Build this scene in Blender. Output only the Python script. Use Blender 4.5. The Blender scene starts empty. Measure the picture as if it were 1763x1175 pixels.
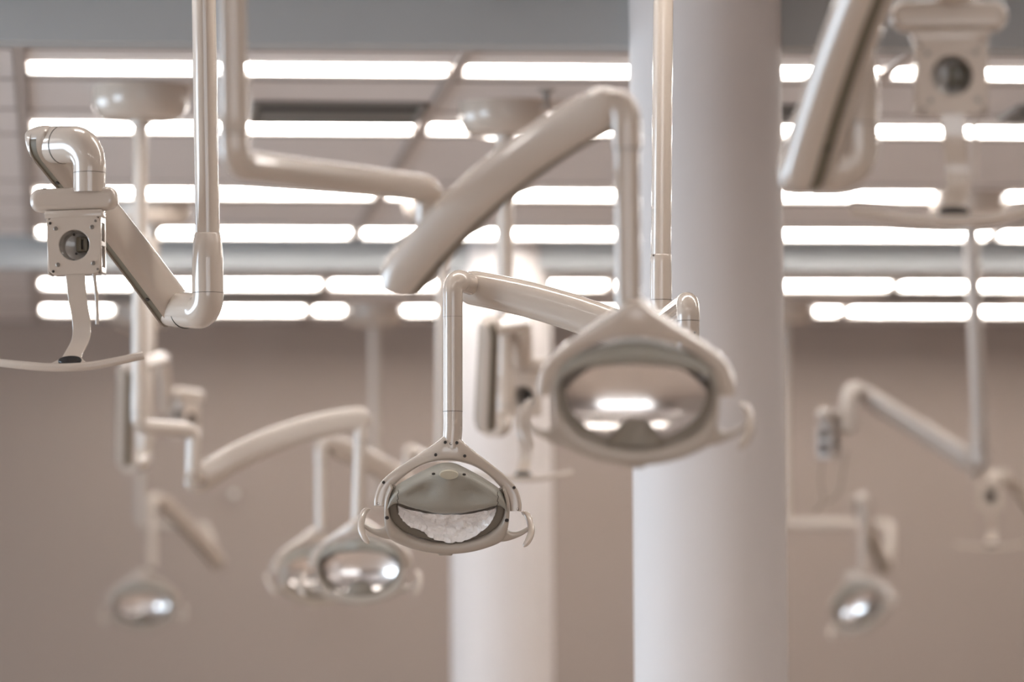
import bpy, bmesh, math, random
from mathutils import Vector, Matrix, noise
random.seed(4)
V = Vector
C = bpy.context.scene.collection
S = bpy.context.scene

# ------------------------------------------------------------------ camera
FPX = 8000.0
YAW, PITCH, ROLL = math.radians(5.5), math.radians(4.48), -0.006
CAM = V((0, 0, 1.24))
FW = V((math.sin(YAW)*math.cos(PITCH), math.cos(YAW)*math.cos(PITCH), math.sin(PITCH)))
R0 = FW.cross(V((0, 0, 1))).normalized()
U0 = R0.cross(FW)
RT = R0*math.cos(ROLL) + U0*math.sin(ROLL)
UP = U0*math.cos(ROLL) - R0*math.sin(ROLL)
cd = bpy.data.cameras.new('camera')
cam = bpy.data.objects.new('camera', cd); C.objects.link(cam)
cam.matrix_world = Matrix.Translation(CAM) @ Matrix((RT, UP, -FW)).transposed().to_4x4()
cd.sensor_width = 36; cd.lens = FPX/1763*36; cd.clip_end = 200
cd.dof.use_dof = True; cd.dof.focus_distance = 9.5; cd.dof.aperture_fstop = 2.8
S.camera = cam
S.view_settings.view_transform = 'Standard'; S.view_settings.look = 'None'
S.view_settings.gamma = 1; S.view_settings.use_curve_mapping = False
S.view_settings.exposure = 0.42

# ------------------------------------------------------------------ world and daylight
w = bpy.data.worlds.new('world'); S.world = w; w.use_nodes = True
w.node_tree.nodes['Background'].inputs[0].default_value = (.75, .87, 1, 1)
w.node_tree.nodes['Background'].inputs[1].default_value = 1.5

def area(name, loc, target, sx, sy, power, col, spread=180):
    l = bpy.data.lights.new(name, 'AREA'); l.shape = 'RECTANGLE'; l.size = sx; l.size_y = sy
    l.energy = power; l.color = col; l.spread = math.radians(spread)
    o = bpy.data.objects.new(name, l); C.objects.link(o); o.location = loc
    o.rotation_euler = (V(target)-V(loc)).to_track_quat('-Z', 'Y').to_euler()
    return o
STRIP = 19.0          # luminance of the ceiling strip lamps
DAY = (.72, .86, 1.0)
area('window_light', (-5.3, 9.5, 1.65), (0, 9.5, 2.0), 3.0, 2.3, 150, DAY)
area('window_light', (-5.3, 15.2, 1.65), (0, 15.2, 2.0), 3.8, 2.3, 110, DAY)
area('window_light', (0.5, -2.8, 1.45), (0.5, 6, 1.45), 6.6, 2.5, 75, (1, .93, .87))

CEIL = 3.0
def at(px, py, d):
    return CAM + FW*d + RT*((px-881.5)/FPX*d) + UP*((587.5-py)/FPX*d)
def on_ceiling(px, py, z=CEIL):
    r = at(px, py, 1)-CAM
    return CAM + r*((z-CAM.z)/r.z)

# ------------------------------------------------------------------ materials
def mat(name, col, rough=.5, metal=0, coat=0, bump=0, bscale=200, mottle=0, emit=0, mscale=3, trans=0, alpha=1):
    m = bpy.data.materials.new(name); m.use_nodes = True
    nt = m.node_tree; b = nt.nodes['Principled BSDF']
    b.inputs['Base Color'].default_value = (*col, 1)
    b.inputs['Roughness'].default_value = rough; b.inputs['Metallic'].default_value = metal
    b.inputs['Coat Weight'].default_value = coat; b.inputs['Coat Roughness'].default_value = .025
    b.inputs['Transmission Weight'].default_value = trans
    b.inputs['Alpha'].default_value = alpha
    tc = nt.nodes.new('ShaderNodeTexCoord')
    if mottle:
        n = nt.nodes.new('ShaderNodeTexNoise'); n.inputs['Scale'].default_value = mscale; n.inputs['Detail'].default_value = 5
        nt.links.new(tc.outputs['Object'], n.inputs['Vector'])
        r = nt.nodes.new('ShaderNodeMapRange'); r.inputs['To Min'].default_value = 1-mottle; r.inputs['To Max'].default_value = 1+mottle
        nt.links.new(n.outputs['Fac'], r.inputs['Value'])
        mx = nt.nodes.new('ShaderNodeVectorMath'); mx.operation = 'SCALE'; mx.inputs[0].default_value = col
        nt.links.new(r.outputs[0], mx.inputs['Scale']); nt.links.new(mx.outputs[0], b.inputs['Base Color'])
    if bump:
        n = nt.nodes.new('ShaderNodeTexNoise'); n.inputs['Scale'].default_value = bscale; n.inputs['Detail'].default_value = 3
        nt.links.new(tc.outputs['Object'], n.inputs['Vector'])
        bp = nt.nodes.new('ShaderNodeBump'); bp.inputs['Strength'].default_value = bump; bp.inputs['Distance'].default_value = .002
        nt.links.new(n.outputs['Fac'], bp.inputs['Height']); nt.links.new(bp.outputs[0], b.inputs['Normal'])
    if emit:
        b.inputs['Emission Color'].default_value = (1, .95, .9, 1); b.inputs['Emission Strength'].default_value = emit
    return m
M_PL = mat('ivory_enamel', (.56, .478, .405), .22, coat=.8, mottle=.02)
M_GR = mat('darker_enamel', (.40, .35, .31), .3, coat=.4, mottle=.02)  # darker, greyer version of the ivory, used on one screen mount
M_TX = mat('textured_grey_plastic', (.33, .31, .265), .38, coat=.15, bump=.35, bscale=520, mottle=.04)
M_BZ = mat('bezel_plastic', (.43, .37, .31), .35, coat=.25, mottle=.02)
M_SLOT = mat('olive_slot_rubber', (.16, .135, .095), .55, mottle=.05)
M_DK = mat('dark_screw', (.035, .028, .024), .5, mottle=.1)
M_SEAM = mat('dark_seam', (.09, .075, .06), .6, mottle=.1)
M_STEEL = mat('steel', (.26, .235, .21), .35, metal=.6, mottle=.03)
M_REFL = mat('mirror_reflector', (.86, .82, .79), .16, metal=1, bump=.15, bscale=60)
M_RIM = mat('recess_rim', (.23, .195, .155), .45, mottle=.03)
M_CAPW = mat('logo_cap', (.50, .46, .36), .35, coat=.3, mottle=.03)
M_BLK = mat('black_gloss', (.012, .012, .014), .15, mottle=.1)
M_CUP = mat('smoked_cup', (.42, .38, .34), .18, coat=.5, mottle=.03)
M_WALL = mat('taupe_wall_paint', (.385, .315, .272), .85, mottle=.04, bump=.1, bscale=60, mscale=.8)
M_SIDE = mat('side_wall_paint', (.55, .5, .46), .85, mottle=.03, mscale=.8)
M_CEIL = mat('ceiling_tile', (.70, .655, .635), .9, mottle=.03, bump=.2, bscale=90)
M_GRID = mat('ceiling_rail_paint', (.42, .37, .34), .6, mottle=.03)
M_BEAM = mat('beam_paint', (.42, .43, .43), .8, mottle=.03)
M_COL = mat('column_paint', (.72, .67, .645), .6, mottle=.02, mscale=1.5)
M_FLOOR = mat('floor_vinyl', (.47, .39, .335), .35, mottle=.06, mscale=2)
M_VENT = mat('vent_dark', (.05, .045, .04), .6, mottle=.1)
M_VENTF = mat('vent_frame', (.22, .2, .18), .6, mottle=.1)
M_LAMP = mat('lit_diffuser', (.9, .9, .9), .5, emit=STRIP)
M_HOUS = mat('lamp_housing', (.7, .67, .64), .5, mottle=.03)
M_CHR = mat('bright_brass_nozzle', (.3, .27, .24), .4, metal=0, mottle=.05)
M_GLASS = mat('window_glass', (.9, .95, 1), .02, trans=1)
M_WRAP = bpy.data.materials.new('crinkled_plastic_film'); M_WRAP.use_nodes = True
nt = M_WRAP.node_tree; pb = nt.nodes['Principled BSDF']
pb.inputs['Base Color'].default_value = (.97, .93, .91, 1); pb.inputs['Roughness'].default_value = .18
pb.inputs['Coat Weight'].default_value = .8; pb.inputs['Coat Roughness'].default_value = .1
wn = nt.nodes.new('ShaderNodeTexNoise'); wn.inputs['Scale'].default_value = 38; wn.inputs['Detail'].default_value = 4; wn.inputs['Distortion'].default_value = 1.5
tc = nt.nodes.new('ShaderNodeTexCoord'); nt.links.new(tc.outputs['Object'], wn.inputs['Vector'])
bp = nt.nodes.new('ShaderNodeBump'); bp.inputs['Strength'].default_value = .9; bp.inputs['Distance'].default_value = .006
nt.links.new(wn.outputs['Fac'], bp.inputs['Height']); nt.links.new(bp.outputs[0], pb.inputs['Normal'])
pb.inputs['Alpha'].default_value = .94

# ------------------------------------------------------------------ mesh helpers
class MB:
    def __init__(s): s.v = []; s.f = []
    def add(s, vs, fs):
        o = len(s.v); s.v += [V(v) for v in vs]; s.f += [[i+o for i in f] for f in fs]
    def loft(s, rings, cap=True, close=True):
        n = len(rings[0]); vs = [p for r in rings for p in r]; fs = []
        for i in range(len(rings)-1):
            for j in range(n if close else n-1):
                k = (j+1) % n
                fs.append([i*n+j, i*n+k, (i+1)*n+k, (i+1)*n+j])
        if cap:
            fs.append(list(range(n))[::-1]); fs.append([(len(rings)-1)*n+j for j in range(n)])
        s.add(vs, fs)
    def tube(s, pts, r, n=28, cap=True):
        rr = r if callable(r) else (lambda t: r)
        m = len(pts); rings = []; prev = None
        for i, p in enumerate(pts):
            t = (pts[min(i+1, m-1)]-pts[max(i-1, 0)]).normalized()
            if prev is None:
                a = t.cross(V((.3, .9, .2))).normalized()
            else:
                a = (prev - t*prev.dot(t)).normalized()
            prev = a; b = t.cross(a); q = rr(i/(m-1))
            rings.append([p + (a*math.cos(x)+b*math.sin(x))*q for x in [2*math.pi*j/n for j in range(n)]])
        s.loft(rings, cap)
    def lathe(s, prof, p, axis=V((0, 0, 1)), n=40):
        axis = axis.normalized(); a = axis.orthogonal().normalized(); b = axis.cross(a)
        s.loft([[p + axis*z + (a*math.cos(x)+b*math.sin(x))*max(r, 1e-4) for x in [2*math.pi*j/n for j in range(n)]] for r, z in prof])
    def box(s, c, size, bev=0, seg=3, mtx=None):
        bm = bmesh.new(); bmesh.ops.create_cube(bm, size=1)
        for v in bm.verts: v.co = V((v.co.x*size[0], v.co.y*size[1], v.co.z*size[2]))
        if bev: bmesh.ops.bevel(bm, geom=bm.edges[:], offset=bev, segments=seg, profile=.5, affect='EDGES')
        for v in bm.verts:
            q = v.co + V(c); v.co = mtx @ q if mtx else q
        bm.verts.index_update()
        s.add([v.co.copy() for v in bm.verts], [[v.index for v in f.verts] for f in bm.faces]); bm.free()
    def ribbon(s, inn, out, depth, yo=0, n=20, e=.55):
        rings = []; m = len(inn)
        for i in range(m):
            t = i/(m-1); a, b = inn[i], out[i]; mid = (a+b)/2; h = (b-a)/2
            dp = depth(t) if callable(depth) else depth; y0 = yo(t) if callable(yo) else yo
            ring = []
            for j in range(n):
                x = 2*math.pi*j/n; cx, sx = math.cos(x), math.sin(x)
                ring.append(mid + h*(math.copysign(abs(cx)**e, cx)) + V((0, y0 + dp*math.copysign(abs(sx)**e, sx), 0)))
            rings.append(ring)
        s.loft(rings)

def cr(pts, n):
    pts = [V(p) for p in pts]; P = [2*pts[0]-pts[1]] + pts + [2*pts[-1]-pts[-2]]
    fine = []
    for i in range(1, len(P)-2):
        for k in range(24):
            t = k/24; a, b, c, d = P[i-1:i+3]
            fine.append(.5*((2*b)+(c-a)*t+(2*a-5*b+4*c-d)*t*t+(3*b-a-3*c+d)*t**3))
    fine.append(pts[-1])
    L = [0]
    for i in range(1, len(fine)): L.append(L[-1]+(fine[i]-fine[i-1]).length)
    out = []; j = 0
    for k in range(n):
        s = L[-1]*k/(n-1)
        while j < len(L)-2 and L[j+1] < s: j += 1
        f = (s-L[j])/max(L[j+1]-L[j], 1e-9); out.append(fine[j].lerp(fine[j+1], min(max(f, 0), 1)))
    return out

def fillet(pts, r, n=12):
    out = [pts[0]]
    for i in range(1, len(pts)-1):
        p = pts[i]; a = (pts[i-1]-p); b = (pts[i+1]-p)
        ang = a.angle(b); k = min(r/math.tan(ang/2), a.length*.95, b.length*.95)
        A = p + a.normalized()*k; B = p + b.normalized()*k
        rr = k*math.tan(ang/2)
        cen = p + (a.normalized()+b.normalized()).normalized()*(rr/math.sin(ang/2))
        u = A-cen; v = B-cen; th = u.angle(v)
        for j in range(n+1):
            t = j/n
            out.append(cen + (u*math.sin((1-t)*th)+v*math.sin(t*th))/math.sin(th))
    out.append(pts[-1])
    return out

def obj(name, mb, m, parent=None, mtx=None, origin=None, sharp=38, label=None, kind=None):
    me = bpy.data.meshes.new(name)
    o0 = origin if origin is not None else V((0, 0, 0))
    me.from_pydata([v-o0 for v in mb.v], [], mb.f); me.materials.append(m)
    bm = bmesh.new(); bm.from_mesh(me); bmesh.ops.recalc_face_normals(bm, faces=bm.faces[:]); bm.to_mesh(me); bm.free()
    me.shade_smooth(); me.set_sharp_from_angle(angle=math.radians(sharp)); me.update()
    o = bpy.data.objects.new(name, me); C.objects.link(o)
    if parent: o.parent = parent
    if mtx is not None: o.matrix_local = mtx
    elif origin is not None and not parent: o.location = origin
    if label: o['label'] = label
    if kind: o['kind'] = kind
    return o
def thing(name, label, cat, loc, group=None):
    o = bpy.data.objects.new(name, None); C.objects.link(o); o.location = loc; o.empty_display_size = .1
    o['label'] = label; o['category'] = cat
    if group: o['group'] = group
    return o
def tag(o, label, cat, group=None):
    o['label'] = label; o['category'] = cat
    if group: o['group'] = group
    return o

# ================================================================== ROOM
YR = [on_ceiling(785, y).y for y in (113, 215, 329, 397, 486, 531)]
X0 = on_ceiling(787, 113).x
YWALL = on_ceiling(881, 553).y
XL, XR, YF = -5.5, 8.0, -3.0
def slab(name, lo, hi, m, bev=0, parent=None, **k):
    mb = MB(); c = (V(lo)+V(hi))/2; mb.box((0, 0, 0), (V(hi)-V(lo)), bev, 2)
    o = obj(name, mb, m, parent, **k); o.location = c
    return o
slab('floor', (XL-.2, YF-.2, -.2), (XR+.2, YWALL+.2, 0), M_FLOOR, kind='structure')
ceiling = slab('ceiling', (XL-.2, YF-.2, CEIL+.03), (XR+.2, YWALL+.2, CEIL+.25), M_CEIL, kind='structure')
slab('wall_back', (XL-.2, YWALL, 0), (XR+.2, YWALL+.2, CEIL+.03), M_WALL, kind='structure')
slab('wall_right', (XR, YF, 0), (XR+.2, YWALL, CEIL+.03), M_SIDE, kind='structure')
def wall_with_window(name, axis, pos0, pos1, a0, a1, wins, z0, z1):
    mb = MB(); cur = a0
    def b(p, q, zz0, zz1):
        if axis == 'x': lo, hi = V((pos0, p, zz0)), V((pos1, q, zz1))
        else: lo, hi = V((p, pos0, zz0)), V((q, pos1, zz1))
        mb.box((lo+hi)/2, hi-lo)
    for w0, w1 in wins:
        b(cur, w0, 0, CEIL+.03); b(w0, w1, 0, z0); b(w0, w1, z1, CEIL+.03); cur = w1
    b(cur, a1, 0, CEIL+.03)
    obj(name, mb, M_SIDE, kind='structure')
wall_with_window('wall_left', 'x', XL-.2, XL, YF, YWALL, [(8.0, 11.0), (13.3, 17.1)], .5, 2.8)
wall_with_window('wall_front', 'y', YF-.2, YF, XL-.2, XR+.2, [(-2.8, 3.8)], .2, 2.7)
def window(name, axis, pos, w0, w1, z0, z1):
    mb = MB()
    def b(p, q, zz0, zz1):
        if axis == 'x': lo, hi = V((pos-.04, p, zz0)), V((pos+.04, q, zz1))
        else: lo, hi = V((p, pos-.04, zz0)), V((q, pos+.04, zz1))
        mb.box((lo+hi)/2, hi-lo, .005)
    b(w0, w1, z0, z0+.06); b(w0, w1, z1-.06, z1)
    n = 4
    for i in range(n+1):
        x = w0+(w1-w0-.06)*i/n; b(x, x+.06, z0, z1)
    o = obj(name, mb, M_HOUS, kind='structure')
    for i in range(n):
        g = MB(); p = w0+.06+(w1-w0-.06)*i/n; q = w0+(w1-w0-.06)*(i+1)/n
        if axis == 'x': lo, hi = V((pos-.005, p, z0+.06)), V((pos+.005, q, z1-.06))
        else: lo, hi = V((p, pos-.005, z0+.06)), V((q, pos+.005, z1-.06))
        g.box((lo+hi)/2, hi-lo); obj('pane', g, M_GLASS, o)
window('window_1', 'x', XL-.1, 8.0, 11.0, .5, 2.8)
window('window_2', 'x', XL-.1, 13.3, 17.1, .5, 2.8)
window('window_3', 'y', YF-.1, -2.8, 3.8, .2, 2.7)
slab('baseboard_back', (XL, YWALL-.015, 0), (XR, YWALL, .1), M_GRID, kind='structure')

# beams under the ceiling
BT = .12
YB1 = on_ceiling(881, 88, CEIL-.125).y-BT; YB2 = on_ceiling(881, 469, CEIL-.125).y-BT
for i, y in enumerate((YB1, YB2)):
    slab('trim_%d' % (i+1), (XL, y, CEIL-.125), (XR, y+BT, CEIL+.03), M_BEAM, bev=.004, kind='structure')

# ceiling tiles and rails. rails run away from the camera every 1.2 m, cross rails every .6 m
MOD = 1.2
ys = sorted([YR[0]-.3, YR[0]+.3, YR[1]-.3, YR[1]+.3, YR[2]-.3, YR[2]+.3, YR[3]-.3, YR[3]+.3, YR[4]-.3, YR[4]+.3, YR[5]-.3])
rail = MB()
xs = [X0+MOD*i for i in range(-3, 5)]
for x in xs:
    for (a, b) in ((YF, YB1), (YB1+BT, YB2), (YB2+BT, YWALL)):
        rail.box((x, (a+b)/2, CEIL-.0065), (.030, b-a, .013))
obj('rail', rail, M_GRID, ceiling, mtx=Matrix.Translation(-ceiling.location))
cross = MB()
bays = [(YB1+BT, YB2, [YR[0]-.3, YR[0]+.3, YR[1]-.35, YR[1]+.25, YR[2]-.3, YR[2]+.3, YR[3]-.3]),
        (YB2+BT, YWALL, [YR[4]-.3, YR[4]+.25, YR[5]-.2])]
tile_cache = {}
for a, b, cuts in bays:
    cuts = [a] + [c for c in cuts if a+.05 < c < b-.05] + [b]
    for c in cuts[1:-1]: cross.box((X0+.6, c, CEIL-.004), (MOD*8, .02, .008))
    for x in xs[:-1]:
        for p, q in zip(cuts[:-1], cuts[1:]):
            key = round(q-p, 3)
            if key not in tile_cache:
                mb = MB(); mb.box((0, 0, 0), (MOD-.034, q-p-.024, .036), .004, 1)
                o = obj('ceiling_tile', mb, M_CEIL, ceiling); tile_cache[key] = o
            else:
                o = tile_cache[key].copy(); C.objects.link(o)
            o.location = V((x+MOD/2, (p+q)/2, CEIL+.014)) - ceiling.location
obj('rail', cross, M_GRID, ceiling, mtx=Matrix.Translation(-ceiling.location))

# ceiling strip lamps
LW, LD = .08, .010
rowname = ['first row', 'second row', 'third row', 'fourth row, before the far beam', 'fifth row, behind the far beam', 'last row, by the wall']
colname = {-1: 'leftmost', 0: 'second from left', 1: 'left of the big column', 2: 'right of the big column', 3: 'at the right edge'}
lamp0 = None
def strip_lamp(x, y, label):
    global lamp0
    if lamp0 is None:
        r = thing('ceiling_strip_lamp', label, 'ceiling light', (x, y, CEIL), 'strip lamps in the ceiling')
        h = MB(); h.box((0, 0, .001), (MOD-.04, LW+.03, .008), .002, 1); h.box((0, LW/2+.008, -.012), (MOD-.04, .008, .030), .002, 1); obj('housing_with_cutoff_lip', h, M_HOUS, r)  # plate plus a back lip added to cut light towards wall and column
        d = MB(); d.box((0, 0, -.003-LD/2), (MOD-.055, LW, LD), .005, 2); obj('diffuser', d, M_LAMP, r)
        lamp0 = r; return r
    r = lamp0.copy(); C.objects.link(r); r.location = (x, y, CEIL); r['label'] = label
    for ch in list(lamp0.children):
        c = ch.copy(); C.objects.link(c); c.parent = r
    return r
for j, y in enumerate(YR):
    for i in range(-1, 4 if j < 5 else 4):
        strip_lamp(X0+MOD*(i+.5), y, 'glowing ceiling strip lamp, %s, %s' % (rowname[j], colname[i]))
# the rows of the nearer bays that light this part of the room
for y, rn in ((1.0, 'nearest'), (3.2, 'second'), (5.4, 'third'), (7.6, 'fourth'), (9.4, 'fifth')):
    for i, cn in ((-3, 'far left'), (-1, 'left'), (0, 'middle'), (1, 'right')):
        strip_lamp(X0+MOD*(i+.5), y, 'ceiling strip lamp overhead before the first beam, %s row, %s' % (rn, cn))

# vents, sprinkler
def vent(px0, px1, py, dy, label):
    a = on_ceiling(px0, py); b = on_ceiling(px1, py); cx, cy, L = (a.x+b.x)/2, (a.y+b.y)/2, b.x-a.x
    r = thing('ceiling_vent', label, 'vent', (cx, cy, CEIL))
    f = MB(); f.box((0, -dy/2, -.010), (L, .02, .02), .003, 1); f.box((0, dy/2, -.010), (L, .02, .02), .003, 1)
    f.box((-L/2, 0, -.010), (.02, dy, .02), .003, 1); f.box((L/2, 0, -.010), (.02, dy, .02), .003, 1); obj('frame', f, M_VENTF, r)
    b2 = MB(); b2.box((0, 0, -.008), (L-.02, dy-.02, .006)); obj('backing', b2, M_VENT, r)
    for k in range(4):
        s_ = MB(); s_.box((0, 0, 0), (L-.03, .012, .016), .002, 1)
        o = obj('slat', s_, M_VENTF if k else M_VENT, r); o.location = (0, -dy/2+dy*(k+1)/5, -.014); o.rotation_euler.x = .6
vent(436, 722, 188, .42, 'dark linear ceiling vent between the first two lamp rows')
vent(1310, 1368, 188, .30, 'small dark ceiling vent beside the big column')
vent(1738, 1860, 190, .30, 'dark ceiling vent at the right frame edge')
vent(180, 556, 506, .30, 'dark ceiling vent before the last lamp row, left side')
vent(1525, 1725, 506, .30, 'dark ceiling vent before the last lamp row, right side')
p = on_ceiling(941, 152); r = thing('sprinkler', 'small sprinkler head hanging from the ceiling tiles', 'sprinkler', p)
mb = MB(); mb.lathe([(0, 0), (.03, 0), (.027, -.006), (.012, -.014), (.0, -.014)], V((0, 0, 0)), n=24); obj('escutcheon', mb, M_CHR, r)
mb = MB(); mb.lathe([(0, -.014), (.010, -.014), (.010, -.035), (.004, -.04), (.004, -.052), (.024, -.053), (.024, -.056), (0, -.056)], V((0, 0, 0)), n=20); obj('nozzle', mb, M_CHR, r)

# columns
def column(px, d, rad, label):
    p = at(px, 600, d); o0 = V((p.x, p.y, 0)); r = thing('column', label, 'column', o0)
    mb = MB(); mb.lathe([(rad, 0), (rad, CEIL-.001)], V((0, 0, 0)), n=96); obj('shaft', mb, M_COL, r)
    mb = MB(); mb.lathe([(rad+.012, 0), (rad+.012, .1), (rad+.004, .11), (rad, .11)], V((0, 0, 0)), n=96); obj('base_trim', mb, M_GRID, r)
column(1219, 11.5, .189, 'large round white column right of centre')
column(862, 17.6, .193, 'smaller, farther round white column behind the sharp lamp head')
p = at(405, 848, 0.99*21.2)
mb = MB(); mb.lathe([(0, 0), (.017, 0), (.017, .006), (.008, .010), (.008, .02), (.016, .025), (.017, .034), (.011, .042), (0, .043)], V((0, 0, 0)), axis=V((0, -1, 0)), n=24)
o = obj('wall_knob', mb, M_HOUS); o.location = (p.x, YWALL, p.z); tag(o, 'small pale round knob on the taupe back wall', 'knob')

# ================================================================== FIXTURE PARTS
def frame(px, py, d, yaw=0, pitch=0, roll=0):
    return Matrix.Translation(at(px, py, d)) @ Matrix.Rotation(-YAW+math.radians(yaw), 4, 'Z') @ Matrix.Rotation(math.radians(pitch), 4, 'X') @ Matrix.Rotation(math.radians(roll), 4, 'Y')
HEADK = .0002644
def hp(x, y, yy=0): return V((x*HEADK, yy, (700-y)*HEADK))
def sym(half, n):           # half runs from the left end to the middle (x<=0)
    full = half + [V((-p.x, p.y, p.z)) for p in half[-2::-1]]
    return cr(full, n)

def yoke_parts(root, M, screws=True, dk=1.0):
    ml = Matrix.Translation(-root.location) @ M
    out = [hp(-570, 672), hp(-570, 610), hp(-535, 500), hp(-450, 410), hp(-325, 318), hp(-205, 235), hp(-105, 160), hp(-50, 112), hp(0, 108)]
    inn = [hp(-484, 672), hp(-477, 620), hp(-446, 545), hp(-375, 462), hp(-283, 386), hp(-186, 335), hp(-90, 311), hp(-40, 306), hp(0, 305)]
    mb = MB(); n = 65
    I, O = sym(inn, n), sym(out, n)
    mb.ribbon(I, O, lambda t: (.013+.012*math.exp(-((t-.5)/.18)**2))*dk, lambda t: .012-.022*math.exp(-((t-.5)/.3)**2)+.006, e=.42)
    y = obj('yoke', mb, M_PL, root, mtx=ml)
    if screws:
        for (x, yy, yd) in ((-115, 268, -.0306), (110, 268, -.0306), (-45, 168, -.030), (0, 176, -.030), (45, 168, -.030), (-505, 492, -.0035), (505, 492, -.0035), (-540, 655, .0045), (540, 655, .0045)):
            s_ = MB(); s_.lathe([(.0033, .002), (.0033, -.0007), (.0022, -.0012), (.0019, .0002), (0, .0002)], hp(x, yy, yd), axis=V((0, 1, 0)), n=14)
            obj('screw', s_, M_DK, y)
    return y

def head_parts(root, M, closed=False):
    ml = Matrix.Translation(-root.location) @ M
    n = 61
    inn = [hp(-425, 500), hp(-448, 600), hp(-440, 720), hp(-395, 820), hp(-300, 905), hp(-150, 962), hp(0, 978)]
    out = [hp(-445, 490), hp(-482, 600), hp(-484, 720), hp(-474, 840), hp(-440, 940), hp(-320, 1010), hp(-170, 1058), hp(0, 1075)]
    mb = MB(); mb.ribbon(sym(inn, n), sym(out, n), .018, -.004, e=.6)
    # wings that carry the grips
    for s_ in (-1, 1):
        wi = [hp(s_*455, 790), hp(s_*478, 850), hp(s_*520, 872), hp(s_*570, 862), hp(s_*640, 815)]
        wo = [hp(s_*400, 960), hp(s_*470, 950), hp(s_*540, 920), hp(s_*600, 885), hp(s_*655, 835)]
        mb.ribbon(cr(wi, 18), cr(wo, 18), lambda t: .015-.008*t, -.004, e=.7)
    mb.box(hp(0, 1072, -.006), (.030, .020, .010), .004, 2)
    h = obj('lamp_head', mb, M_BZ, root, mtx=ml)
    for s_ in (-1, 1):
        pts = cr([V((s_*.155, .034, -.009)), V((s_*.1665, .026, -.012)), V((s_*.1725, .006, -.024)), V((s_*.174, -.012, -.040)), V((s_*.168, -.026, -.056)), V((s_*.158, -.034, -.070))], 26)
        g = MB(); g.tube(pts, lambda t: .0062*(1-(abs(2*t-1))**5)**.5+.001, n=16)
        gg = obj('grip', g, M_PL, h)
        for v in gg.data.vertices: pass
    # recess rim between bezel and mirror
    ri = [hp(-392, 520), hp(-408, 610), hp(-395, 710), hp(-340, 800), hp(-240, 880), hp(-120, 935), hp(0, 952)]
    ro = [hp(-430, 495), hp(-452, 600), hp(-444, 722), hp(-400, 824), hp(-304, 909), hp(-150, 966), hp(0, 982)]
    if closed:
        ri = [hp(-380, 520), hp(-385, 640), hp(-362, 730), hp(-290, 810), hp(-190, 880), hp(-90, 915), hp(0, 925)]
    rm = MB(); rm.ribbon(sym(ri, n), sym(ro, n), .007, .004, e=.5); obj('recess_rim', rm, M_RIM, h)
    # mirror: a concave elliptical bowl
    a, b, cz, dep = .112, .068, (700-722)*HEADK, .026
    mb = MB(); rings = []
    for i in range(17):
        r_ = 1-i/16*.98
        rings.append([V((a*r_*math.cos(t), .004+dep*(1-r_*r_), cz+b*r_*math.sin(t))) for t in [2*math.pi*k/64 for k in range(64)]])
    mb.loft(rings, cap=False)
    tl = Matrix.Translation((0, .004, cz)) @ Matrix.Rotation(math.radians(-8), 4, 'X') @ Matrix.Translation((0, -.004, -cz))
    mb.v = [tl @ v for v in mb.v]
    # outer shell of the bowl just behind
    obj('reflector', mb, M_REFL, h)
    mb = MB(); rings = []
    for i in range(12):
        r_ = math.cos(i/11*math.pi/2*.985)
        rings.append([V(((a+.010)*r_*math.cos(t), .006+(dep+.040)*math.sin(i/11*math.pi/2*.985), cz+(b+.010)*r_*math.sin(t))) for t in [2*math.pi*k/48 for k in range(48)]])
    mb.loft(rings, cap=False); obj('back_shell', mb, M_BZ, h)
    # bulb shield at the foot of the mirror, bulb behind
    if not closed:
      mb = MB()
      mb.loft([[hp(x*k, yv, yy) for x, yy in ((-1, -.004), (-.8, -.013), (.8, -.013), (1, -.004), (.8, .010), (-.8, .010))]
             for k, yv in ((185, 965), (150, 905), (105, 850), (75, 815), (50, 800))])
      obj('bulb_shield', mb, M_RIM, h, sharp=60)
    # upper cover
    if closed:
        top = [hp(-462, 640), hp(-440, 565), hp(-398, 510), hp(-270, 425), hp(-120, 345), hp(-55, 318), hp(0, 312)]
        bot = [hp(-462, 680), hp(-440, 645), hp(-385, 620), hp(-270, 655), hp(-130, 688), hp(-50, 698), hp(0, 700)]
    else:
        top = [hp(-455, 600), hp(-435, 525), hp(-385, 462), hp(-270, 400), hp(-120, 352), hp(-50, 338), hp(0, 335)]
        bot = [hp(-455, 640), hp(-432, 575), hp(-395, 545), hp(-270, 508), hp(-130, 492), hp(-50, 488), hp(0, 486)]
    nu, nv = 81, 26
    T, B = sym(top, nu), sym(bot, nu)
    mb = MB(); rings = []
    for i in range(nu):
        u = 2*i/(nu-1)-1; f = []; bk = []
        for j in range(nv):
            v = j/(nv-1); p = B[i].lerp(T[i], v)
            edge = (max(0, 1-abs(2*v-1)**3.2))**.5
            bulge = .030*edge*(1-.55*u*u)
            if closed:
                for s_ in (-1, 1):      # the two shallow dimples
                    bulge -= .017*math.exp(-(((u-s_*.36)/.21)**2+((v-.58)/.22)**2))
                bulge += .006*math.exp(-((u/.10)**2+((v-.86)/.16)**2))
            elif True:
                bulge += .010*math.exp(-((u/.16)**2))*edge
            f.append(p+V((0, -.010-bulge, 0))); bk.append(p+V((0, .010, 0)))
        rings.append(f + bk[::-1])
    mb.loft(rings)
    cv = obj('top_cover', mb, M_TX, h, sharp=50)
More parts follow.
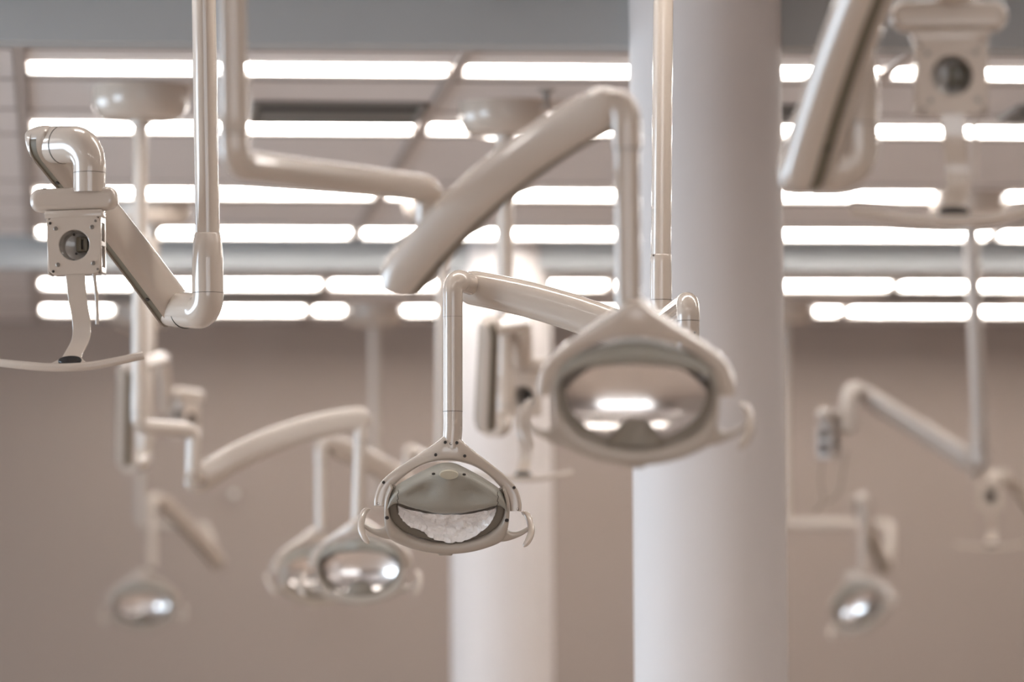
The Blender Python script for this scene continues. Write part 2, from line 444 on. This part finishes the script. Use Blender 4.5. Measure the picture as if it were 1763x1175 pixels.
    if closed:
        mb = MB(); mb.lathe([(0, -.002), (.0185, -.002), (.0195, .002), (.0195, .006)], V((0, 0, 0)), axis=V((0, 1, 0)), n=36)
        for v in mb.v: v.z *= .48
        q = hp(0, 350, -.0425)
        mb.v = [v+q for v in mb.v]; obj('logo_cap', mb, M_CAPW, h)
        for x in (-118, 118):
            s_ = MB(); s_.lathe([(.0036, .003), (.0036, -.0007), (.002, -.0012), (0, .0002)], hp(x, 352, -.0365), axis=V((0, 1, 0)), n=14)
            for v in s_.v: v.z = (v.z-hp(0, 352).z)*.6+hp(0, 352).z
            obj('screw', s_, M_DK, h)
        for x in (-463, 463):
            s_ = MB(); s_.lathe([(.0042, .003), (.0042, -.001), (.0025, -.0015), (0, .0002)], hp(x, 735, -.0222), axis=V((0, 1, 0)), n=14)
            obj('screw', s_, M_DK, h)
        for s_ in (-1, 1):   # seams of the end caps
            pts = []
            for j in range(nv):
                if 1 <= j <= nv-2:
                    ii = int(round((nu-1)*(.5+s_*(.362+.035*(1-j/(nv-1))))))
                    pts.append(rings[ii][j]+V((0, -.0002, 0)))
            g = MB(); g.tube(pts, .0007, n=6); obj('seam', g, M_SEAM, h)
        # crinkled plastic film hanging in the mirror
        mb = MB(); nu2, nv2 = 60, 22
        wt = cr([hp(-385, 640), hp(-300, 668), hp(-130, 700), hp(0, 708), hp(130, 700), hp(300, 668), hp(385, 640)], nu2)
        wb = cr([hp(-385, 655), hp(-345, 760), hp(-262, 838), hp(-210, 850), hp(-110, 925), hp(0, 962), hp(110, 958), hp(225, 900), hp(330, 790), hp(388, 655)], nu2)
        vs = []; fs = []
        for i in range(nu2):
            for j in range(nv2):
                v = j/(nv2-1); p = wt[i].lerp(wb[i], v)
                q = V((p.x*55, p.z*55, 3.1)); dn = noise.noise(q)+.6*noise.noise(q*2.3)+.4*abs(noise.noise(q*4.1))
                ed = noise.noise(V((p.x*170, 7, p.z*120)))*.003*v
                vs.append(p+V((ed, -.014+.012*math.sin(v*math.pi)+.0065*dn, ed)))
        for i in range(nu2-1):
            for j in range(nv2-1):
                fs.append([i*nv2+j, (i+1)*nv2+j, (i+1)*nv2+j+1, i*nv2+j+1])
        mb.add(vs, fs); obj('plastic_wrap', mb, M_WRAP, h, sharp=24, label='crinkled clear plastic wrap')
    if closed:      # this head is seen with a flatter lower half
        for o in [h]+list(h.children):
            for v in o.data.vertices:
                if v.co.z < 0: v.co.z *= .87
    return h

def arm_section(w_, h_, notch=True):
    pts = []; n = 34
    for j in range(n+1):
        x = math.radians(-90+9) + math.radians(360-18)*j/n
        c_, s_ = math.cos(x), math.sin(x); e = .84
        pts.append((w_/2*math.copysign(abs(c_)**e, c_), h_/2*math.copysign(abs(s_)**e, s_)))
    sw = .0112
    b = -h_/2
    pts[0] = (sw, b+.0002); pts[-1] = (-sw, b+.0002)
    pts += [(-sw, b+.013), (sw, b+.013)]
    return pts
def flex_arm(root, p0, p1, arch=.02, hint=None, wd=.060, ht=.080, slot=True, ends=(1, 1), name='spring_arm'):
    hint = hint or UP
    T = (p1-p0).normalized(); b = (hint-T*hint.dot(T)).normalized(); a = T.cross(b)
    L = (p1-p0).length; e = ht*.5; N = 44; rings = []; strip = []
    sec = arm_section(wd, ht)
    us = []
    for k in range(10): us.append(-e + e*(1-math.cos(k/10*math.pi/2)))
    for k in range(N-20): us.append(L*k/(N-21))
    for k in range(1, 11): us.append(L + e*math.sin(k/10*math.pi/2))
    path = []
    for u in us:
        t = min(max(u/L, 0), 1)
        slope = 4*arch*(1-2*t)/L
        base = p0 + T*(t*L) + b*(4*arch*t*(1-t))
        tt = (T + b*slope).normalized()
        if u < 0: base = base + tt*u
        if u > L: base = base + tt*(u-L)
        bb = (b - tt*b.dot(tt)).normalized()
        x = min(1, max(0, -u/e, (u-L)/e)); sc = math.sqrt(max(0, 1-x*x))
        sc = max(sc, .03)
        taper = 1.0 - .10*t
        wsc = .80+.20*sc
        rings.append([base + a*(s[0]*taper*wsc) + bb*(s[1]*sc*taper) for s in sec])
        if sc > .35:
            zb = -ht/2*taper*sc
            strip.append([base + a*q[0] + bb*q[1] for q in ((-.0102, zb+.004), (.0102, zb+.004), (.0102, zb+.0125*sc), (-.0102, zb+.0125*sc))])
    mb = MB(); mb.loft(rings)
    o = obj(name, mb, M_PL, root, origin=root.location, sharp=42)
    if slot:
        s_ = MB(); s_.loft(strip); obj('cable_slot', s_, M_SLOT, o, origin=root.location, label='dark olive cable slot')
        for tt in (.14, .86):
            c = p0 + T*(tt*L) + b*(4*arch*tt*(1-tt)); k = MB(); q = c - b*(ht/2*(1-.1*tt)-.0045)
            k.lathe([(0, -.003), (.0042, -.003), (.0042, .001), (0, .001)], q, axis=b, n=14); obj('screw', k, M_DK, o, origin=root.location)
    return o
def ring_seam(root, p, axis, r, w_=.0011, name='seam_ring'):
    mb = MB(); mb.lathe([(r*.9, -w_/2), (r*1.006, -w_/2), (r*1.006, w_/2), (r*.9, w_/2)], p, axis=axis, n=40)
    return obj(name, mb, M_SEAM, root, origin=root.location)
def tube(root, name, pts, r, fil=.03, m=None, n=30):
    mb = MB(); mb.tube(fillet(pts, fil) if len(pts) > 2 else pts, r, n=n)
    return obj(name, mb, m or M_PL, root, origin=root.location)
def mast(root, top, bot, r, dish=True):
    """ceiling dish and pole; the pole runs from the ceiling through top down to bot"""
    d = (top-bot).normalized(); tp = bot + d*((CEIL-.03-bot.z)/d.z)
    tube(root, 'pole', [tp, bot], r)
    c = V((tp.x, tp.y, CEIL)) - V((0, 0, 0))
    mb = MB(); mb.lathe([(.02, .0), (.136, 0), (.137, -.042), (.134, -.060), (.118, -.088), (.100, -.097), (.03, -.101), (.028, -.114), (r, -.116), (r, -.10)], c, n=56)
    obj('ceiling_dish', mb, M_PL, root, origin=root.location)
def collar(root, p_top, p_bot, r0, r1):
    ax = (p_bot-p_top); L = ax.length
    mb = MB(); mb.lathe([(r0*.96, 0), (r0*1.03, .0015), (r0*1.06, .004), ((r0+2*r1)/3, L*.2), (r1, L*.45), (r1, L*.93), (r1*.995, L)], p_top, axis=ax, n=40)
    obj('collar', mb, M_PL, root, origin=root.location)
def mount(name, label, px, d, cat, group=None):
    p = at(px, 300, d)
    return thing(name, label, cat, (p.x, p.y, CEIL), group)

def bracket_parts(root, M, strap_len=.249, strap=True, detail=True):
    """screen bracket: pillow bar, square plate with a round hole, curved strap and grip bar"""
    ml = Matrix.Translation(-root.location) @ M
    k = .0005053
    mb = MB(); mb.box((-.002, 0, .0925), (.176, .052, .048), .0215, 6)
    # flatten front by clamping
    for v in mb.v: v.y = max(-.022, min(.022, v.y))
    bar = obj('top_bar', mb, M_PL, root, mtx=ml)
    if detail:
        for x in (-.06, .055):
            s_ = MB(); s_.lathe([(0, 0), (.0042, 0), (.0042, -.003), (0, -.003)], V((x, -.008, .1172)), n=14); obj('screw', s_, M_DK, bar)
    # plate with round hole
    hole, N = .0305, 64; hw, ht_, hb = .054, .056, -.058
    def outer(t):
        c_, s_ = math.cos(t), math.sin(t)
        wx = hw - .004*(s_ < 0)*abs(s_)
        q = max(abs(c_)/wx, abs(s_)/(ht_ if s_ > 0 else -hb)); rr = 1/q
        p = V((c_*rr, 0, s_*rr)); L = p.length; lim = .0715
        return p*(min(L, lim)/L)
    ts = [2*math.pi*i/N for i in range(N)]
    y0, y1 = -.020, -.015
    mb = MB()
    rings = [[V((hole*math.cos(t), y1, hole*math.sin(t))) for t in ts], [V((hole*math.cos(t), y0+.001, hole*math.sin(t))) for t in ts],
             [V(((hole+.0012)*math.cos(t), y0, (hole+.0012)*math.sin(t))) for t in ts], [outer(t)*.985+V((0, y0, 0)) for t in ts],
             [outer(t)+V((0, y0+.001, 0)) for t in ts], [outer(t)+V((0, y1, 0)) for t in ts]]
    rings.append(rings[0]); mb.loft(rings, cap=False)
    mb.box((-.001, .0, .0625), (.116, .040, .016), .003, 2)             # flange under the bar
    pl = obj('bracket_plate', mb, M_PL, root, mtx=ml)
    # side cheeks with windows
    sd = MB()
    for s_ in (-1, 1):
        x = s_*.0525
        for (yy0, yy1, z0, z1) in ((-.018, -.013, -.052, .056), (.020, .030, -.046, .056), (-.016, .028, .044, .058), (-.016, .028, -.002, .008), (-.016, .028, -.056, -.044)):
            sd.box((x, (yy0+yy1)/2, (z0+z1)/2), (.004, yy1-yy0, z1-z0), .001, 1)
    sd.box((0, .030, 0), (.106, .003, .108), .001, 1); sd.box((0, .006, -.055), (.09, .044, .003), .001, 1)
    obj('side_cheeks', sd, M_PL, pl)
    mb = MB()
    rings = [[V((rr*math.cos(t), yy, rr*math.sin(t))) for t in ts] for rr, yy in ((.0304, -.0165), (.0302, -.005), (.029, .012), (.026, .020), (.012, .024), (.001, .024))]
    mb.loft(rings, cap=False); obj('cup', mb, M_CUP, pl)
    mb = MB(); mb.box((.004, .014, .004), (.010, .014, .030), .002, 2); mb.box((.018, .012, .002), (.008, .018, .026), .002, 2)
    mb.box((.010, .012, -.008), (.022, .010, .004), .001, 1); mb.box((.011, .016, .016), (.022, .008, .006), .001, 1); obj('clamp', mb, M_DK if not detail else M_SLOT, pl)
    if detail:
        for (x, z) in ((-.006, .024), (-.002, -.014), (.024, -.013), (.020, .012)):
            s_ = MB(); s_.lathe([(.0026, .002), (.0026, -.001), (0, -.001)], V((x, .011, z)), axis=V((0, 1, 0)), n=10); obj('screw', s_, M_DK, pl)
        for (x, z, r_) in ((-.0475, .045, .0028), (.0440, .047, .0028), (-.0425, -.051, .0026), (.047, -.049, .0026), (-.0365, .034, .0044), (.0365, .035, .0044), (-.0330, -.038, .0044), (.0380, -.037, .0044)):
            s_ = MB(); s_.lathe([(r_, .003), (r_, -.0012), (r_*.72, -.0022), (r_*.45, -.0022), (r_*.4, -.0008), (0, -.0008)], V((x, y0, z)), axis=V((0, 1, 0)), n=16)
            obj('screw', s_, M_STEEL if r_ > .004 or x > 0 else M_DK, pl)
    if strap:
        L = strap_len; n = 26
        cl = cr([V((0, -.016, -.050)), V((.003, -.012, -.10)), V((.008, .000, -.150)), V((.008, -.006, -.185)), V((-.002, -.035, -.218)), V((-.006, -.062, -.238))], n)
        for v in cl: v.z = -.050 + (v.z+.050)*(L-.05)/(.249-.05)
        mb = MB()
        I = []; O = []
        rings = []
        for i, c in enumerate(cl):
            t = i/(n-1); hwid = .0195-.0015*math.sin(t*math.pi)+ (.016*max(0, (t-.86)/.14)**2)
            tt = (cl[min(i+1, n-1)]-cl[max(i-1, 0)]).normalized(); nn = V((1, 0, 0)).cross(tt).normalized()*.0022
            rings.append([c+V((-hwid, 0, 0))+nn*.6, c+V((-hwid+.001, 0, 0))+nn, c+V((hwid-.001, 0, 0))+nn, c+V((hwid, 0, 0))+nn*.6,
                          c+V((hwid, 0, 0))-nn*.6, c+V((hwid-.001, 0, 0))-nn, c+V((-hwid+.001, 0, 0))-nn, c+V((-hwid, 0, 0))-nn*.6])
        mb.loft(rings)
        st = obj('strap', mb, M_PL, root, mtx=ml)
        e = cl[-1]
        g = cr([e+V((-.150, .012, .008)), e+V((-.10, -.002, .0005)), e+V((-.05, -.009, -.006)), e+V((0, -.012, -.0085)), e+V((.05, -.009, -.006)), e+V((.10, -.002, .0025)), e+V((.1465, .012, .0125))], 40)
        mb = MB(); mb.tube(g, .0082, n=18); obj('grip_bar', mb, M_PL, root, mtx=ml)
        mb = MB(); mb.lathe([(0, 0), (.022, 0), (.0235, -.002), (.0235, -.006)], V((0, 0, 0)), n=32)
        for v in mb.v: v.y *= .62
        rr = Matrix.Rotation(math.radians(34), 3, 'X'); mb.v = [rr @ v + e + V((.002, .000, .0085)) for v in mb.v]
        obj('oval_cap', mb, M_BLK, st, label='black oval cap')
    if detail:
        mb = MB(); mb.tube(cr([V((.034, .004, -.055)), V((.036, .006, -.075)), V((.037, .012, -.10)), V((.037, .018, -.13)), V((.036, .02, -.155))], 14), .0035, n=10)
        obj('cable', mb, M_PL, root, mtx=ml)
    return pl

RL, RM = .0213, .0250     # pole radius of lamp poles and of screen poles
AWAY = FW

# ---------------------------------------------------------------- A: sharp screen bracket, left
A = mount('screen_mount', 'sharp ivory screen bracket at far left with square plate and long grip bar', 350, 9.5, 'monitor arm', 'ceiling screen mounts without screens')
pa, pb_ = at(351, 0, 9.5), at(357.5, 405, 9.5)
mast(A, pa, pb_, RM)
collar(A, at(357, 400, 9.5), at(358, 506, 9.5), RM, .0322)
tube(A, 'elbow', [at(358, 503, 9.5), at(358, 537, 9.5), at(296, 532, 9.62)], lambda t: .0320+.0055*t*t, .034)
ring_seam(A, at(358, 505, 9.5), V((0, 0, 1)), .0321)
ring_seam(A, at(320, 536, 9.574), at(358, 537, 9.5)-at(296, 535, 9.62), .0364, .0030)
flex_arm(A, at(296, 528, 9.62), at(80, 252, 9.29), arch=.004, hint=UP, wd=.066, ht=.089)
tube(A, 'elbow', [at(88, 250, 9.285), at(154, 248, 9.21), at(154, 330, 9.21)], lambda t: .0378-.0056*min(1, t*1.25), .046)
ring_seam(A, at(154, 298, 9.21), V((0, 0, 1)), .0323)
ring_seam(A, at(108, 249.5, 9.263), at(154, 248, 9.21)-at(88, 250, 9.285), .0381, .0028)
bracket_parts(A, frame(131, 424, 9.21, yaw=-6, pitch=0, roll=-1))

# ---------------------------------------------------------------- B: sharp lamp, middle
B = mount('dental_light', 'sharp dental lamp at centre with plastic-wrapped mirror, hung from an arm reaching left', 1138, 9.85, 'lamp', 'ceiling dental lamps')
mast(B, at(1142, 0, 9.85), at(1138, 440, 9.85), RL)
collar(B, at(1138, 437, 9.85), at(1138, 517, 9.85), RL, .0228)
tube(B, 'elbow', [at(1138, 516, 9.85), at(1138, 556, 9.85), at(1185, 521, 9.2), at(1185, 552, 9.2)], .0225, .026)
ring_seam(B, at(1138, 517, 9.85), V((0, 0, 1)), .0229)
tube(B, 'pivot_sleeve', [at(1185, 551, 9.2), at(1185, 600, 9.2), at(1172, 622, 9.25)], .0222, .02)
ring_seam(B, at(1185, 553, 9.2), V((0, 0, 1)), .0227)
s_ = MB(); s_.lathe([(0, 0), (.002, 0), (.002, -.001), (0, -.001)], at(1196, 573, 9.18), axis=FW, n=10); obj('screw', s_, M_DK, B, origin=B.location)
s_ = MB(); s_.lathe([(0, 0), (.002, 0), (.002, -.001), (0, -.001)], at(1125, 440, 9.832), axis=FW, n=10); obj('screw', s_, M_DK, B, origin=B.location)
flex_arm(B, at(1175, 618, 9.32), at(817, 496, 9.56), arch=.018, hint=UP*1.0-FW*.1, wd=.058, ht=.078)
tube(B, 'elbow', [at(826, 497, 9.56), at(779.5, 478, 9.5), at(779.5, 547, 9.5)], lambda t: .0205+.0035*math.sin(min(1, t*1.4)*math.pi), .024)
ring_seam(B, at(779.5, 546, 9.5), V((0, 0, 1)), .0204, .0008)
tube(B, 'drop_tube', [at(779.5, 546, 9.5), at(779.5, 709, 9.5)], .0200)
ring_seam(B, at(779.5, 709, 9.5), V((0, 0, 1)), .0204, .0010)
tube(B, 'neck', cr([at(779.5, 709, 9.5), at(779.3, 740, 9.5), at(778, 757, 9.5), at(777, 772, 9.5)], 12), .0198)
MBH = frame(769, 882, 9.5, yaw=3, pitch=20, roll=1.5)
yoke_parts(B, frame(771, 882, 9.5, yaw=3, roll=2.5)); head_parts(B, MBH, closed=True)

# ---------------------------------------------------------------- generic lamp from pixel tables
def lamp(label, px, d, pole_top, pole_bot, link, arm, arch, tubepts, head, hint=None, detail=False, yp=0, dk=1.0):
    L = mount('dental_light', label, px, d, 'lamp', 'ceiling dental lamps')
    pts = [at(*q) for q in link]
    mast(L, at(pole_top[0], pole_top[1], d), at(pole_bot[0], pole_bot[1], d), RL)
    b = at(pole_bot[0], pole_bot[1], d)
    collar(L, b+V((0, 0, .09)), b, RL, .0230)
    tube(L, 'link_tube', [b+V((0, 0, .002))]+pts, .0226, .028)
    ring_seam(L, b, V((0, 0, 1)), .0231)
    flex_arm(L, at(*arm[0]), at(*arm[1]), arch=arch, hint=hint or UP)
    tp = [at(*q) for q in tubepts]
    tube(L, 'elbow', [tp[0], tp[1], tp[1].lerp(tp[2], .22)], .0228, .026)
    ring_seam(L, tp[1].lerp(tp[2], .22), tp[2]-tp[1], .0229, .0012)
    tube(L, 'drop_tube', [tp[1].lerp(tp[2], .2), tp[2]], .0200)
    F = frame(*head[:3], yaw=head[3], pitch=head[4], roll=head[5])
    yoke_parts(L, frame(*head[:3], yaw=head[3], pitch=yp, roll=head[5]*.6), screws=detail, dk=dk); head_parts(L, F)
    return L
# C: big blurred lamp in front
LC = lamp('large blurred dental lamp in front of the big column, nearest the camera, mirror open', 400, 7.0, (400, 0), (403, 232),
     [(404, 283, 7.0), (742, 327, 7.4), (738, 474, 7.42), (700, 472, 7.41)],
     [(699, 470, 7.40), (1036, 190, 7.13)], .024, [(1040, 180, 7.14), (1078, 178, 7.1), (1082, 532, 7.1)], (1095, 690, 7.1, -3, 11, 1), detail=True, yp=15, dk=1.6)
# E: lamp behind, left of the sharp head
lamp('blurred dental lamp low beside the sharp one, arm rising right, round mirror bright', 242, 13.2, (242, 200), (239, 712),
     [(239, 735, 13.2), (334, 742, 13.3), (332, 822, 13.3), (345, 826, 13.4)],
     [(340, 828, 13.42), (615, 722, 13.5)], .030, [(610, 724, 13.5), (622, 716, 13.5), (616, 915, 13.5)], (620, 983, 13.5, -4, 9, 0), yp=10, dk=1.2)
# H: behind E
lamp('dark blurred dental lamp turned aside, half hidden behind the bright round one', 762, 16.0, (762, 300), (760, 772),
     [(760, 800, 16.0), (705, 775, 15.6), (703, 832, 15.6), (698, 836, 15.5)],
     [(696, 832, 15.5), (582, 770, 15.3)], .010, [(588, 766, 15.3), (553, 762, 15.25), (553, 915, 15.25)], (541, 992, 15.25, 34, 6, 3))
# G: far bottom left
lamp('faint small dental lamp far away at bottom left, head seen from the front', 245, 20.4, (243, 560), (243, 880),
     [(243, 905, 20.4), (352, 908, 20.2), (372, 962, 20.1)],
     [(374, 966, 20.05), (282, 866, 19.7)], .006, [(284, 862, 19.7), (262, 858, 19.6), (261, 980, 19.5)], (246, 1044, 19.5, 5, 8, -2))
# O: bottom right
lamp('small dental lamp at bottom right with tilted head below a horizontal tube', 1352, 20.4, (1352, 560), (1354, 880),
     [(1355, 902, 20.4), (1534, 904, 20.2), (1532, 980, 20.1)],
     [(1522, 975, 20.0), (1478, 868, 19.2)], .0, [(1474, 862, 19.2), (1487, 856, 19.1), (1487, 988, 19.1)], (1481, 1047, 19.0, -38, 4, -22))
# L: the pole in the back, its head hidden by the sharp head
lamp('far pale pole just left of the sharp lamp, its head hidden behind it', 645, 20.4, (644, 560), (646, 850),
     [(646, 872, 20.4), (690, 868, 20.1), (690, 880, 20.0)],
     [(700, 880, 20.0), (770, 862, 19.9)], .0, [(765, 862, 19.9), (776, 860, 19.85), (776, 872, 19.8)], (776, 905, 19.8, 0, 0, 0))

# ---------------------------------------------------------------- screen mounts, blurred
def screen(label, px, d, pole_top, pole_bot, elbow, arm, arch, up_elbow, br, hint, wd=.060, ht=.080, **kw):
    L = mount('screen_mount', label, px, d, 'monitor arm', 'ceiling screen mounts without screens')
    mast(L, at(pole_top[0], pole_top[1], d), at(pole_bot[0], pole_bot[1], d), RM)
    b = at(pole_bot[0], pole_bot[1], d)
    collar(L, b+V((0, 0, .13)), b, RM, .0322)
    tube(L, 'elbow', [b+V((0, 0, .002))]+[at(*q) for q in elbow], lambda t: .0320+.0045*t*t, .034)
    ring_seam(L, b, V((0, 0, 1)), .0323)
    flex_arm(L, at(*arm[0]), at(*arm[1]), arch=arch, hint=hint, wd=wd, ht=ht)
    tube(L, 'elbow', [at(*q) for q in up_elbow], kw.get('ur', .0300), .036)
    bracket_parts(L, frame(*br[:3], yaw=br[3]), detail=kw.get('detail', False), strap=kw.get('strap', True), strap_len=kw.get('strap_len', .249))
    return L
# D: big, upper right
screen('large blurred screen bracket at upper right, nearest the camera, thick arm beside it', 1478, 7.0, (1474, 0), (1476, 215),
       [(1478, 290, 7.0), (1395, 290, 7.0)], [(1393, 286, 6.98), (1527, -92, 6.75)], .012,
       [(1530, -95, 6.75), (1643, -85, 6.9), (1643, -10, 7.01)], (1637, 133, 7.0, 0), UP*.25+FW*1.0-RT*.45, wd=.086, ht=.078, strap_len=.226, detail=True)
# K: middle back
screen('blurred screen bracket between the two big lamp heads, upright arm at its left', 872, 13.6, (870, 230), (868, 700),
       [(866, 732, 13.6), (846, 732, 13.5)], [(836, 722, 13.4), (842, 568, 13.1)], .0,
       [(845, 562, 13.1), (897, 556, 13.6), (900, 625, 13.7)], (900, 684, 13.7, 4), FW*1.0+UP*.1-RT*.35)
# F: left back, edge-on
screen('blurred screen mount seen edge-on at left, dark upright arm beside the pale pole', 262, 16.1, (264, 360), (250, 765),
       [(246, 795, 16.1), (222, 797, 15.9)], [(214, 786, 15.8), (216, 645, 15.3)], .0,
       [(218, 634, 15.3), (281, 618, 15.7), (287, 704, 15.9)], (322, 728, 15.9, 62), FW*1.0+UP*.1-RT*.25, strap=False, ur=.022)
# M: right back
Mm = screen('grey angled screen arm at right, reaching up left from a leaning pole, no grip bar', 1688, 16.1, (1672, 400), (1687, 775),
       [(1690, 812, 16.1), (1674, 806, 16.1)], [(1664, 790, 16.15), (1492, 682, 16.3)], .0,
       [(1490, 680, 16.3), (1464, 666, 16.25), (1458, 745, 16.2)], (1430, 762, 16.2, 66), UP-FW*.3, strap=False)
for o in Mm.children_recursive:  # ivory parts below the dish take the darker tone
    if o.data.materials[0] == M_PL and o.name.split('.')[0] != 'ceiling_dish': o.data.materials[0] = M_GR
for pts in (((1416, 790, 16.2), (1413, 830, 16.2), (1418, 862, 16.2), (1402, 884, 16.2)), ((1458, 775, 16.2), (1452, 810, 16.2), (1444, 850, 16.2), (1424, 866, 16.2))):
    mb = MB(); mb.tube(cr([at(*q) for q in pts], 20), .0028, n=8); obj('cable', mb, M_SLOT, Mm, origin=Mm.location)
# N: far right
screen('faint far screen bracket at the right frame edge with a small grip bar', 1860, 20.4, (1860, 540), (1862, 905),
       [(1862, 935, 20.4), (1830, 935, 20.3)], [(1820, 925, 20.3), (1752, 838, 20.2)], .0,
       [(1752, 836, 20.2), (1714, 820, 20.0), (1706, 832, 20.0)], (1704, 856, 20.0, 2), UP+FW*.3, strap_len=.225)
